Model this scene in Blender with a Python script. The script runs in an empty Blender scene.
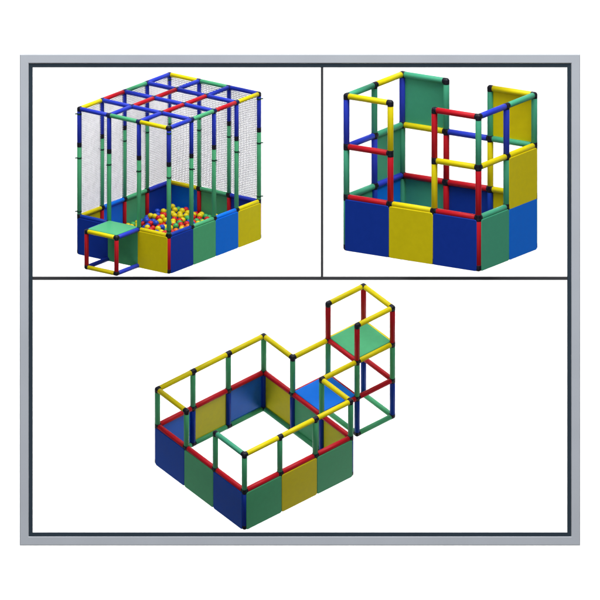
import bpy, bmesh, math, random
from mathutils import Matrix, Vector

random.seed(11)
scene = bpy.context.scene
COL = scene.collection
PX = 0.01                       # one photograph pixel is one centimetre on the picture plane


# ------------------------------------------------------------------ materials
def plastic(name, rgb, rough=0.42, spec=0.22, mottle=0.03, bump=0.02, scale=9.0):
    m = bpy.data.materials.new(name)
    m.use_nodes = True
    nt = m.node_tree
    b = nt.nodes['Principled BSDF']
    tc = nt.nodes.new('ShaderNodeTexCoord')
    n = nt.nodes.new('ShaderNodeTexNoise')
    n.inputs['Scale'].default_value = scale
    n.inputs['Detail'].default_value = 4.0
    nt.links.new(tc.outputs['Object'], n.inputs['Vector'])
    r = nt.nodes.new('ShaderNodeValToRGB')
    lo = [c * (1 - mottle) for c in rgb]
    hi = [min(1.0, c * (1 + mottle)) for c in rgb]
    r.color_ramp.elements[0].position = 0.3
    r.color_ramp.elements[1].position = 0.7
    r.color_ramp.elements[0].color = (*lo, 1)
    r.color_ramp.elements[1].color = (*hi, 1)
    nt.links.new(n.outputs['Fac'], r.inputs['Fac'])
    nt.links.new(r.outputs['Color'], b.inputs['Base Color'])
    mr = nt.nodes.new('ShaderNodeMapRange')
    mr.inputs['To Min'].default_value = max(0.05, rough - 0.07)
    mr.inputs['To Max'].default_value = rough + 0.08
    nt.links.new(n.outputs['Fac'], mr.inputs['Value'])
    nt.links.new(mr.outputs['Result'], b.inputs['Roughness'])
    b.inputs['Specular IOR Level'].default_value = spec
    if bump:
        bp = nt.nodes.new('ShaderNodeBump')
        bp.inputs['Strength'].default_value = bump
        bp.inputs['Distance'].default_value = 0.01
        n2 = nt.nodes.new('ShaderNodeTexNoise')
        n2.inputs['Scale'].default_value = 60
        nt.links.new(tc.outputs['Object'], n2.inputs['Vector'])
        nt.links.new(n2.outputs['Fac'], bp.inputs['Height'])
        nt.links.new(bp.outputs['Normal'], b.inputs['Normal'])
    return m


M = {
    'yellow': plastic('yellow plastic', (0.92, 0.765, 0.006)),
    'red': plastic('red plastic', (0.62, 0.010, 0.022)),
    'blue': plastic('royal blue plastic', (0.030, 0.058, 0.64)),
    'navy': plastic('deep blue plastic', (0.008, 0.050, 0.44)),
    'sky': plastic('bright blue plastic', (0.003, 0.21, 1.0)),
    'cobalt': plastic('cobalt blue plastic', (0.002, 0.078, 0.52), 0.45, 0.15),
    'mid': plastic('medium blue plastic', (0.012, 0.18, 0.95)),
    'green': plastic('grass green plastic', (0.098, 0.51, 0.235)),
    'teal': plastic('sea green plastic', (0.078, 0.46, 0.27)),
    'black': plastic('black connector plastic', (0.012, 0.012, 0.022), 0.4, 0.3),
    'net': plastic('pale grey net cord', (0.88, 0.86, 0.89), 0.8, 0.05, 0.1, 0),
    'clip': plastic('dark green clip plastic', (0.012, 0.075, 0.040), 0.5, 0.2),
    'joint': plastic('dark blue connector plastic', (0.014, 0.020, 0.11), 0.4, 0.3),
    'ball_red': plastic('red ball plastic', (0.75, 0.015, 0.015), 0.3, 0.35),
    'ball_yellow': plastic('yellow ball plastic', (0.92, 0.74, 0.01), 0.3, 0.35),
    'ball_blue': plastic('blue ball plastic', (0.02, 0.08, 0.62), 0.3, 0.35),
    'ball_green': plastic('green ball plastic', (0.07, 0.50, 0.14), 0.3, 0.35),
    'ball_orange': plastic('orange ball plastic', (0.88, 0.22, 0.01), 0.3, 0.35),
    'frame_grey': plastic('pale grey painted frame', (0.55, 0.585, 0.645), 0.6, 0.1, 0.035, 0.01, 1.6),
    'frame_dark': plastic('dark slate painted trim', (0.034, 0.052, 0.072), 0.6, 0.1, 0.08, 0.01, 2.0),
    'divider': plastic('charcoal painted bar', (0.058, 0.058, 0.064), 0.6, 0.1, 0.08, 0.01, 2.0),
    'white': plastic('white backdrop paper', (0.88, 0.88, 0.88), 0.9, 0.02, 0.004, 0, 0.6),
}


# ------------------------------------------------------------------ mesh helpers
def new_obj(name, bm, mat, parent=None, smooth=True):
    me = bpy.data.meshes.new(name)
    bm.to_mesh(me)
    bm.free()
    if smooth:
        for p in me.polygons:
            p.use_smooth = True
    me.materials.append(mat)
    o = bpy.data.objects.new(name, me)
    COL.objects.link(o)
    if parent is not None:
        o.parent = parent
    return o


def cyl(bm, p0, p1, r, seg=20, bev=0.0):
    p0, p1 = Vector(p0), Vector(p1)
    d = p1 - p0
    q = d.to_track_quat('Z', 'Y').to_matrix()
    L = d.length
    rings = [(0, r - bev), (bev, r), (L - bev, r), (L, r - bev)] if bev else [(0, r), (L, r)]
    loops = []
    for z, rr in rings:
        loops.append([bm.verts.new(p0 + q @ Vector((rr * math.cos(2 * math.pi * i / seg),
                                                    rr * math.sin(2 * math.pi * i / seg), z)))
                      for i in range(seg)])
    for A, B in zip(loops, loops[1:]):
        for i in range(seg):
            j = (i + 1) % seg
            bm.faces.new((A[i], A[j], B[j], B[i]))
    bm.faces.new(loops[0][::-1])
    bm.faces.new(loops[-1])


def flatcaps(o):
    for p in o.data.polygons:
        if len(p.vertices) > 4:
            p.use_smooth = False
    return o


def box(bm, lo, hi):
    x0, y0, z0 = lo
    x1, y1, z1 = hi
    v = [bm.verts.new(c) for c in ((x0, y0, z0), (x1, y0, z0), (x1, y1, z0), (x0, y1, z0),
                                   (x0, y0, z1), (x1, y0, z1), (x1, y1, z1), (x0, y1, z1))]
    for f in ((3, 2, 1, 0), (4, 5, 6, 7), (0, 1, 5, 4), (1, 2, 6, 5), (2, 3, 7, 6), (3, 0, 4, 7)):
        bm.faces.new([v[i] for i in f])


def rounded_slab(bm, u0, u1, v0, v1, w0, w1, conv, rad=0.05, bev=0.014, n=5):
    """slab with rounded corners and a soft rim; conv maps (u, v, w) to local space"""
    def outline(inset):
        r = max(0.004, rad - inset)
        a0, a1, b0, b1 = u0 + inset, u1 - inset, v0 + inset, v1 - inset
        pts = []
        for (cx, cy, s) in ((a1 - r, b1 - r, 0), (a0 + r, b1 - r, 90), (a0 + r, b0 + r, 180), (a1 - r, b0 + r, 270)):
            for i in range(n + 1):
                t = math.radians(s + 90 * i / n)
                pts.append((cx + r * math.cos(t), cy + r * math.sin(t)))
        return pts
    prof = [(bev, w0), (bev * 0.3, w0 + bev * 0.3), (0, w0 + bev), (0, w1 - bev), (bev * 0.3, w1 - bev * 0.3), (bev, w1)]
    loops = [[bm.verts.new(conv(u, v, w)) for (u, v) in outline(ins)] for ins, w in prof]
    N = len(loops[0])
    for A, B in zip(loops, loops[1:]):
        for i in range(N):
            j = (i + 1) % N
            bm.faces.new((A[i], A[j], B[j], B[i]))
    bm.faces.new(loops[0][::-1])
    bm.faces.new(loops[-1])
    bmesh.ops.recalc_face_normals(bm, faces=bm.faces)


# ------------------------------------------------------------------ play frames
R_TUBE = 0.059          # tube radius in modules (5 cm tube on a 40 cm grid)


class Playset:
    """tubes, connectors and clip-on panels on a cubic grid; one module is one unit"""

    def __init__(self, name, label, origin_px, theta, elev, module_px, centre, depth):
        th, el = math.radians(theta), math.radians(elev)
        m = module_px * PX
        rot = Matrix.Rotation(el, 4, 'X') @ Matrix.Rotation(-th, 4, 'Z')
        o = bpy.data.objects.new(name, None)
        o.empty_display_size = 0.2
        COL.objects.link(o)
        o['label'] = label
        o['category'] = 'playset'
        self.c = Vector(centre)
        # origin_px is where grid node (0,0,0) stands in the photograph
        p0 = Vector(((origin_px[0] - 300) * PX, 0, (300 - origin_px[1]) * PX))
        loc = p0 + (rot.to_3x3() @ self.c) * m
        loc.y = depth
        self.mat = Matrix.Translation(loc) @ rot @ Matrix.Scale(m, 4)
        o.matrix_world = self.mat
        self.root = o
        self.links = {}

    def L(self, p):
        return Vector(p) - self.c

    def tube(self, a, b, colour, name, parent=None):
        a, b = Vector(a), Vector(b)
        d = (b - a).normalized()
        bm = bmesh.new()
        cyl(bm, self.L(a + d * 0.055), self.L(b - d * 0.055), R_TUBE, 20, 0.006)
        o = flatcaps(new_obj(name, bm, M[colour], parent or self.root))
        for p, q in ((a, d), (b, -d)):
            k = tuple(int(round(x)) for x in p)
            self.links.setdefault(k, []).append(q)
        return o

    def connectors(self, skip=(), cmat=lambda k: 'black'):
        for k, dirs in self.links.items():
            if k in skip:
                continue
            bm = bmesh.new()
            for d in dirs:
                cyl(bm, self.L(k), self.L(Vector(k) + d * 0.068), R_TUBE + 0.0025, 18, 0.006)
            bmesh.ops.create_uvsphere(bm, u_segments=18, v_segments=12, radius=R_TUBE + 0.004,
                                      matrix=Matrix.Translation(self.L(k)))
            flatcaps(new_obj('connector', bm, M[cmat(k)], self.root))

    def panel(self, a, b, k0, colour, outward, name='panel'):
        """vertical panel clipped to the outside of the tubes between grid nodes a and b"""
        a, b = Vector((*a, 0)), Vector((*b, 0))
        d = (b - a).normalized()
        out = Vector((*outward, 0))
        bm = bmesh.new()

        def conv(u, v, w):
            return self.L(a + d * u + Vector((0, 0, v)) + out * w)
        rounded_slab(bm, 0.003, 0.997, k0 - 0.05, k0 + 0.968, 0.012, 0.068, conv, 0.045, 0.010)
        o = new_obj(name, bm, M[colour], self.root)
        for p in o.data.polygons:
            if len(p.vertices) > 4:
                p.use_smooth = False
        return o

    def deck(self, i0, j0, k, colour, name='platform'):
        bm = bmesh.new()

        def conv(u, v, w):
            return self.L((i0 + u, j0 + v, k + w))
        rounded_slab(bm, 0.02, 0.98, 0.02, 0.98, 0.028, 0.074, conv, 0.05, 0.012)
        o = new_obj(name, bm, M[colour], self.root)
        for p in o.data.polygons:
            if len(p.vertices) > 4:
                p.use_smooth = False
        return o


# ============================ playset one: netted ball pit cage =============================
A = Playset('ball_pit_cage',
            'tall netted ball pit cage with roof grid and a small green topped step',
            (79.3, 252.0), 37.03, 16.77, 37.4, (1.5, 2, 0), -0.1)
ring = [(i, 0) for i in range(4)] + [(3, j) for j in range(1, 5)] + [(i, 4) for i in (2, 1, 0)] + [(0, j) for j in (3, 2, 1)]
for (i, j) in ring:
    for k0, k1, c in ((0, 1, 'red'), (1, 3, 'green'), (3, 4, 'blue')):
        if k0 == 0 and (i, j) in ((0, 0), (1, 0), (2, 0), (3, 1), (3, 2), (3, 3)):
            c = 'navy' if (i, j) in ((0, 0), (1, 0)) else 'green'
        A.tube((i, j, k0), (i, j, k1), c, 'post_tube')
# wall panels with the rail over and under each
walls = []
for i, c in enumerate(('navy', 'green', 'yellow')):
    walls.append(((i, 0), (i + 1, 0), c, c, (0, -1)))
for j, c in enumerate(('navy', 'green', 'sky', 'yellow')):
    walls.append(((3, j), (3, j + 1), c, c, (1, 0)))
for i, (c, t) in enumerate((('sky', 'yellow'), ('green', 'green'), ('navy', 'blue'))):
    walls.append(((i, 4), (i + 1, 4), c, t, (0, 1)))
for j, (c, t) in enumerate((('yellow', 'yellow'), ('sky', 'sky'), ('green', 'green'), ('navy', 'blue'))):
    walls.append(((0, j), (0, j + 1), c, t, (-1, 0)))
for a, b, c, t, out in walls:
    A.panel(a, b, 0, c, out)
    A.tube((*a, 1), (*b, 1), t, 'rail_tube')
    A.tube((*a, 0), (*b, 0), c, 'floor_tube')
# roof grid
for j, c in enumerate(('yellow', 'red', 'green', 'blue')):
    A.tube((0, j, 4), (0, j + 1, 4), c, 'roof_tube')
for i, c in enumerate(('yellow', 'green', 'blue')):
    A.tube((i, 4, 4), (i + 1, 4, 4), c, 'roof_tube')
for j, c in enumerate(('blue', 'green', 'red', 'yellow')):
    A.tube((3, j, 4), (3, j + 1, 4), c, 'roof_tube')
for i, c in enumerate(('blue', 'green', 'yellow')):
    A.tube((i, 0, 4), (i + 1, 0, 4), c, 'roof_tube')
for j in (1, 2, 3):
    for i in range(3):
        A.tube((i, j, 4), (i + 1, j, 4), 'blue', 'roof_tube')
for i in (1, 2):
    for j, c in enumerate(('blue', 'red', 'red', 'blue')):
        A.tube((i, j, 4), (i, j + 1, 4), c, 'roof_tube')
# entry step clipped to the front
A.tube((1, -1, 0), (1, -1, 1), 'red', 'step_leg')
A.tube((2, -1, 0), (2, -1, 1), 'red', 'step_leg')
for k in (0, 1):
    A.tube((1, -1, k), (2, -1, k), 'yellow', 'step_tube')
    A.tube((1, -1, k), (1, 0, k), 'blue', 'step_tube')
    A.tube((2, -1, k), (2, 0, k), 'blue', 'step_tube')
A.deck(1, -1, 1, 'green', 'step_platform')
A.connectors(cmat=lambda k: 'joint' if k[2] == 4 and k not in ((0, 0, 4), (3, 0, 4), (3, 4, 4)) else 'black')
# floor mat under the balls
bm = bmesh.new()
rounded_slab(bm, 0.08, 2.92, 0.08, 3.92, 0.03, 0.21, lambda u, v, w: A.L((u, v, w)), 0.06, 0.02)
new_obj('floor_mat', bm, M['navy'], A.root, False)


# nets: knotted square mesh hung between the posts on each side
def net(p0, p1, w, mat):
    p0, p1 = Vector(p0), Vector(p1)
    n = int(round((p1 - p0).length))
    d = (p1 - p0).normalized()
    side = Vector((-d.y, d.x, 0))
    z0, z1 = 1.10, 3.93
    step = 0.05
    bm = bmesh.new()

    def strand(pts):
        prev = None
        for idx, p in enumerate(pts):
            t = (pts[min(idx + 1, len(pts) - 1)] - pts[max(idx - 1, 0)]).normalized()
            o2 = t.cross(side).normalized()
            lp = [bm.verts.new(A.L(p + side * (w * s1) + o2 * (w * s2))) for s1, s2 in ((1, 0), (0, 1), (-1, 0), (0, -1))]
            if prev:
                for q in range(4):
                    bm.faces.new((prev[q], prev[(q + 1) % 4], lp[(q + 1) % 4], lp[q]))
            prev = lp

    def slack(u, z):
        uu = u - math.floor(u)
        return side * (0.03 * math.sin(math.pi * uu) * math.sin(math.pi * (z - z0) / (z1 - z0)))

    def sag(u):
        uu = u - math.floor(u)
        return 0.02 * math.sin(math.pi * uu)
    nz = int(round((z1 - z0) / step))
    for r in range(nz + 1):
        z = z0 + (z1 - z0) * r / nz
        pts = []
        for q in range(n * 8 + 1):
            u = q / 8
            pts.append(p0 + d * u + slack(u, z) + Vector((0, 0, z - sag(u))))
        strand(pts)
    nu = int(round(n / step))
    for q in range(nu + 1):
        u = n * q / nu
        pts = []
        for r in range(9):
            z = z0 + (z1 - z0) * r / 8
            pts.append(p0 + d * u + slack(u, z) + Vector((0, 0, z - sag(u))))
        strand(pts)
    new_obj('safety_net', bm, M[mat], A.root, False)


net((3, 4, 0), (0, 4, 0), 0.0106, 'net')
net((0, 4, 0), (0, 0, 0), 0.0106, 'net')
# dark clips that hold the net to the posts
for (i, j) in ring:
    corner = (i in (0, 3)) and (j in (0, 4))
    for k in (1.14, 2.63, 3.86) if corner else (2.63,):
        out = Vector((-1 if i == 0 else (1 if i == 3 else 0), -1 if j == 0 else (1 if j == 4 else 0), 0)).normalized()
        bm = bmesh.new()
        p = Vector((i, j, k))
        cyl(bm, A.L(p - Vector((0, 0, 0.022))), A.L(p + Vector((0, 0, 0.022))), R_TUBE + 0.005, 18, 0.004)
        cyl(bm, A.L(p + out * 0.05), A.L(p + out * 0.115), 0.016, 10, 0.004)
        o = flatcaps(new_obj('net_clip', bm, M['clip'], A.root))

# balls: each lies in the pit as a thing of its own
BR = 0.079
ball_mesh = {}
for c in ('red', 'yellow', 'blue', 'green', 'orange'):
    bm = bmesh.new()
    bmesh.ops.create_uvsphere(bm, u_segments=20, v_segments=12, radius=BR)
    me = bpy.data.meshes.new('ball')
    bm.to_mesh(me)
    bm.free()
    for p in me.polygons:
        p.use_smooth = True
    me.materials.append(M['ball_' + c])
    ball_mesh[c] = me


def heap(u, v):
    return 0.06 * math.sin(u * 2.3 + 0.4) * math.sin(v * 1.7 + 0.9) + 0.08


placed = []
tries = 0
while tries < 14000:
    tries += 1
    u = random.uniform(0.17, 2.83)
    v = random.uniform(0.17, 3.83)
    z = 0.21 + BR + max(0.0, heap(u, v)) * random.uniform(0.2, 1.0)
    p = Vector((u, v, z))
    if all((p - q).length > 2 * BR * 0.99 for q in placed):
        placed.append(p)
# a second layer resting in the hollows of the first
top = []
for _ in range(9000):
    u = random.uniform(0.17, 2.83)
    v = random.uniform(0.17, 3.83)
    near = [q for q in placed if (q.x - u) ** 2 + (q.y - v) ** 2 < (2 * BR) ** 2]
    if len(near) < 3:
        continue
    z = max(q.z + math.sqrt((2 * BR) ** 2 - (q.x - u) ** 2 - (q.y - v) ** 2) for q in near)
    if z > 0.33 + 0.12 * (0.5 + 0.5 * math.sin(u * 3.1 + v * 2.2)):
        continue
    p = Vector((u, v, z))
    if all((p - q).length > 2 * BR * 0.99 for q in top):
        top.append(p)
te = math.tan(math.radians(16.77))
th = math.radians(37.03)
eye = Vector((math.sin(th), -math.cos(th), 0))          # horizontal direction to the viewer in the grid


def seen(p):
    """does any of the ball show over the near panels?"""
    d = Vector((math.sin(th), -math.cos(th)))
    ts = []
    if d.x > 0:
        ts.append((3 - p.x) / d.x)
    if d.y < 0:
        ts.append((0 - p.y) / d.y)
    t = min(ts)
    return p.z + BR + t * te > 0.98


balls = [p for p in placed + top if seen(p)]
words = {'red': 'glossy red ball lying in the netted ball pit', 'yellow': 'glossy yellow ball lying in the netted ball pit',
         'blue': 'glossy blue ball lying in the netted ball pit', 'green': 'glossy green ball lying in the netted ball pit',
         'orange': 'glossy orange ball lying in the netted ball pit'}
for p in balls[:290]:
    c = random.choices(('red', 'yellow', 'blue', 'green', 'orange'), (30, 31, 20, 16, 3))[0]
    o = bpy.data.objects.new('ball', ball_mesh[c])
    COL.objects.link(o)
    o.matrix_world = A.mat @ Matrix.Translation(A.L(p)) @ Matrix.Rotation(random.uniform(0, 6), 4, 'Z')
    o['label'] = words[c]
    o['category'] = 'ball'
    o['group'] = c + ' balls in the pit'
print('balls', len(balls))

# ============================ playset two: corner climbing pen =============================
B = Playset('climbing_pen',
            'three storey open climbing pen with one raised green and one raised yellow panel',
            (346.5, 247.4), 32.4, 14.46, 52.1, (1.5, 1, 0), -0.1)
posts = {  # lower, middle, upper storey
    (0, 0): ('teal', 'teal', 'blue'), (1, 0): ('navy', 'red', 'yellow'), (2, 0): ('yellow', 'yellow', 'red'),
    (3, 0): ('red', 'red', 'teal'), (3, 1): ('teal', 'teal', 'blue'), (3, 2): ('teal', 'yellow', 'teal'),
    (2, 2): ('navy', 'yellow', 'teal'), (1, 2): ('red', 'red', 'teal'), (0, 2): ('teal', 'teal', 'blue'),
    (0, 1): ('navy', 'blue', 'teal')}
for (i, j), cs in posts.items():
    for k, c in enumerate(cs):
        B.tube((i, j, k), (i, j, k + 1), c, 'post_tube')
rails = {
    3: [((0, 0), (1, 0), 'yellow'), ((0, 0), (0, 1), 'teal'), ((0, 1), (0, 2), 'yellow'), ((0, 2), (1, 2), 'teal'),
        ((2, 2), (3, 2), 'yellow'), ((3, 1), (3, 2), 'teal'), ((3, 0), (3, 1), 'blue'), ((2, 0), (3, 0), 'red')],
    2: [((0, 0), (1, 0), 'red'), ((0, 0), (0, 1), 'blue'), ((0, 1), (0, 2), 'teal'), ((0, 2), (1, 2), 'yellow'),
        ((1, 2), (2, 2), 'blue'), ((2, 2), (3, 2), 'teal'), ((3, 1), (3, 2), 'yellow'), ((3, 0), (3, 1), 'yellow'),
        ((2, 0), (3, 0), 'yellow')],
    1: [((0, 0), (1, 0), 'red'), ((1, 0), (2, 0), 'yellow'), ((2, 0), (3, 0), 'red'), ((0, 0), (0, 1), 'teal'),
        ((0, 1), (0, 2), 'blue'), ((0, 2), (1, 2), 'red'), ((1, 2), (2, 2), 'red'), ((2, 2), (3, 2), 'yellow'),
        ((3, 0), (3, 1), 'teal'), ((3, 1), (3, 2), 'sky')]}
for k, rs in rails.items():
    for a, b, c in rs:
        B.tube((*a, k), (*b, k), c, 'rail_tube')
low = [((0, 0), (1, 0), 'navy', (0, -1)), ((1, 0), (2, 0), 'yellow', (0, -1)), ((2, 0), (3, 0), 'navy', (0, -1)),
       ((3, 0), (3, 1), 'teal', (1, 0)), ((3, 1), (3, 2), 'sky', (1, 0)),
       ((0, 0), (0, 1), 'teal', (-1, 0)), ((0, 1), (0, 2), 'sky', (-1, 0)),
       ((0, 2), (1, 2), 'teal', (0, 1)), ((1, 2), (2, 2), 'navy', (0, 1)), ((2, 2), (3, 2), 'yellow', (0, 1))]
for a, b, c, out in low:
    B.panel(a, b, 0, c, out)
    B.tube((*a, 0), (*b, 0), c, 'floor_tube')
B.panel((0, 1), (0, 2), 1, 'teal', (-1, 0))
B.panel((0, 2), (1, 2), 2, 'teal', (0, 1))
B.panel((2, 2), (3, 2), 2, 'yellow', (0, 1))
B.panel((3, 1), (3, 2), 1, 'yellow', (1, 0))
B.connectors()

# ============================ playset three: pen with bridge and tower =============================
D = Playset('tower_pen',
            'wide square pen with yellow handrails joined by a blue deck to a tower',
            (157.5, 461.5), 50.7, 38.0, 45.75, (1.7, 2.2, 0), 1.2)
pen = [(i, 0) for i in range(4)] + [(3, j) for j in range(1, 4)] + [(i, 3) for i in (2, 1, 0)] + [(0, j) for j in (2, 1)]
for (i, j) in pen:
    D.tube((i, j, 0), (i, j, 1), 'navy', 'post_tube')
    D.tube((i, j, 1), (i, j, 2), 'green', 'post_tube')
wl = []
for i, c in enumerate(('cobalt', 'green', 'cobalt')):
    wl.append(((i, 0), (i + 1, 0), c, (0, -1)))
for j, c in enumerate(('green', 'yellow', 'green')):
    wl.append(((3, j), (3, j + 1), c, (1, 0)))
for i, c in enumerate(('yellow', 'green', 'yellow')):
    wl.append(((i, 3), (i + 1, 3), c, (0, 1)))
for j, c in enumerate(('mid', 'yellow', 'mid')):
    wl.append(((0, j), (0, j + 1), c, (-1, 0)))
for a, b, c, out in wl:
    D.panel(a, b, 0, c, out)
    D.tube((*a, 1), (*b, 1), 'red', 'rail_tube')
    D.tube((*a, 0), (*b, 0), 'green', 'floor_tube')
for a, b, c in [((0, 0), (1, 0), 'yellow'), ((2, 0), (3, 0), 'teal'), ((3, 0), (3, 1), 'yellow'), ((3, 1), (3, 2), 'yellow'),
                ((3, 2), (3, 3), 'yellow'), ((2, 3), (3, 3), 'yellow'), ((0, 3), (1, 3), 'yellow'), ((0, 0), (0, 1), 'yellow'),
                ((0, 1), (0, 2), 'yellow'), ((0, 2), (0, 3), 'yellow'), ((1, 3), (1, 4), 'yellow'), ((2, 3), (2, 4), 'yellow')]:
    D.tube((*a, 2), (*b, 2), c, 'handrail_tube')
# bridge deck
for a, b in (((1, 3), (1, 4)), ((2, 3), (2, 4)), ((1, 4), (2, 4))):
    D.tube((*a, 1), (*b, 1), 'red', 'rail_tube')
D.deck(1, 3, 1, 'sky', 'bridge_deck')
# tower
for (i, j) in ((1, 4), (2, 4), (1, 5), (2, 5)):
    D.tube((i, j, 0), (i, j, 1), 'navy', 'tower_post')
    D.tube((i, j, 1), (i, j, 2), 'green', 'tower_post')
    D.tube((i, j, 2), (i, j, 3), 'red', 'tower_post')
for a, b, k, c in [((1, 4), (1, 5), 3, 'yellow'), ((1, 5), (2, 5), 3, 'yellow'), ((2, 4), (2, 5), 3, 'yellow'),
                   ((1, 4), (2, 4), 2, 'red'), ((2, 4), (2, 5), 2, 'yellow'), ((1, 5), (2, 5), 2, 'yellow'), ((1, 4), (1, 5), 2, 'yellow'),
                   ((1, 5), (2, 5), 1, 'red'), ((2, 4), (2, 5), 1, 'red'),
                   ((1, 4), (2, 4), 0, 'green'), ((2, 4), (2, 5), 0, 'green'), ((1, 5), (2, 5), 0, 'green'), ((1, 4), (1, 5), 0, 'green')]:
    D.tube((*a, k), (*b, k), c, 'tower_rail')
D.deck(1, 4, 2, 'green', 'tower_platform')
D.connectors()


# ------------------------------------------------------------------ display frame and backdrop
def W(px, py, y):
    return Vector(((px - 300) * PX, y, (300 - py) * PX))


FY = -0.4
fr = bpy.data.objects.new('display_frame', None)
fr.location = (0, FY, W(0, 545, 0).z)
COL.objects.link(fr)
fr['label'] = 'large pale grey rectangular frame with dark inner trim and two thin dividing bars'
fr['category'] = 'frame'


def bar_ring(name, x0, y0, x1, y1, wd, y_front, y_back, mat, bev):
    """mitred rectangular ring in picture-plane centimetres"""
    bm = bmesh.new()
    prof = [(0, y_back), (0, y_front + bev), (bev, y_front), (wd * PX - bev, y_front), (wd * PX, y_front + bev), (wd * PX, y_back)]
    a, b = W(x0, y0, 0), W(x1, y1, 0)
    loops = []
    for ins, yy in prof:
        loops.append([bm.verts.new(Vector((x, yy, z)) - fr.location) for x, z in
                      ((a.x + ins, a.z - ins), (b.x - ins, a.z - ins), (b.x - ins, b.z + ins), (a.x + ins, b.z + ins))])
    loops.append(loops[0])
    for P, Q in zip(loops, loops[1:]):
        for i in range(4):
            j = (i + 1) % 4
            bm.faces.new((P[i], P[j], Q[j], Q[i]))
    bmesh.ops.recalc_face_normals(bm, faces=bm.faces)
    return new_obj(name, bm, mat, fr, False)


bar_ring('outer_moulding', 19.7, 54.4, 580.2, 545.4, 8.9, FY - 0.03, FY + 0.05, M['frame_grey'], 0.006)
bar_ring('inner_trim', 28.62, 63.32, 571.28, 536.48, 4.1, FY - 0.018, FY + 0.045, M['frame_dark'], 0.004)


def bar(name, x0, y0, x1, y1, mat, front):
    bm = bmesh.new()
    a, b = W(x0, y0, FY - front) - fr.location, W(x1, y1, FY + 0.04) - fr.location
    box(bm, (a.x, a.y, b.z), (b.x, b.y, a.z))
    bmesh.ops.bevel(bm, geom=bm.edges[:], offset=0.004, segments=2, affect='EDGES')
    return new_obj(name, bm, mat, fr, False)


bar('horizontal_divider', 31.0, 276.6, 569.0, 280.0, M['divider'], 0.010)
bar('vertical_divider', 320.8, 66.0, 323.3, 277.4, M['divider'], 0.013)

WALL_Y = 8.0
bm = bmesh.new()
box(bm, (-11, WALL_Y, -9), (11, WALL_Y + 0.2, 9))
wall = new_obj('backdrop', bm, M['white'], None, False)
wall['kind'] = 'structure'


# ------------------------------------------------------------------ lamps
def area(name, loc, target, size, power, spread=180, colour=(1, 1, 1)):
    l = bpy.data.lights.new(name, 'AREA')
    l.shape = 'SQUARE'
    l.size = size
    l.energy = power
    l.color = colour
    l.spread = math.radians(spread)
    o = bpy.data.objects.new(name, l)
    COL.objects.link(o)
    o.location = loc
    o.rotation_euler = (Vector(target) - Vector(loc)).to_track_quat('-Z', 'Y').to_euler()
    return o


for x, z in ((6, 6), (-6, 6), (6, -6), (-6, -6)):
    area('backdrop_lamp', (x, 2.5, z), (x * 0.15, WALL_Y, z * 0.15), 2.5, 150, 110)  # added out-of-view lamps that overexpose the backdrop and wash out cast shadows
area('key_lamp', (18.0, -25.5, 27.0), (0, 0, 0), 14.0, 6500)
area('top_lamp', (0.0, -8.5, 22.0), (0, 0, 0), 16.0, 5400)
area('fill_lamp', (-5.0, -21.5, -11.0), (0, 0, 0), 14.0, 760)
area('side_fill_lamp', (-13.0, -18.0, 15.0), (0, 0, 0), 14.0, 980)

w = bpy.data.worlds.new('World')
scene.world = w
w.use_nodes = True
bg = w.node_tree.nodes['Background']
bg.inputs['Color'].default_value = (0.95, 0.97, 1.0, 1)
bg.inputs['Strength'].default_value = 0.06

# ------------------------------------------------------------------ camera
cam = bpy.data.cameras.new('camera')
cam.type = 'ORTHO'
cam.ortho_scale = 6.0
cam.clip_end = 100
co = bpy.data.objects.new('camera', cam)
COL.objects.link(co)
co.location = (0, -20, 0)
co.rotation_euler = (math.radians(90), 0, 0)
scene.camera = co

scene.render.resolution_x = 1024
scene.render.resolution_y = 1024
scene.view_settings.view_transform = 'Standard'
scene.view_settings.look = 'None'
scene.view_settings.exposure = 0
scene.view_settings.gamma = 1
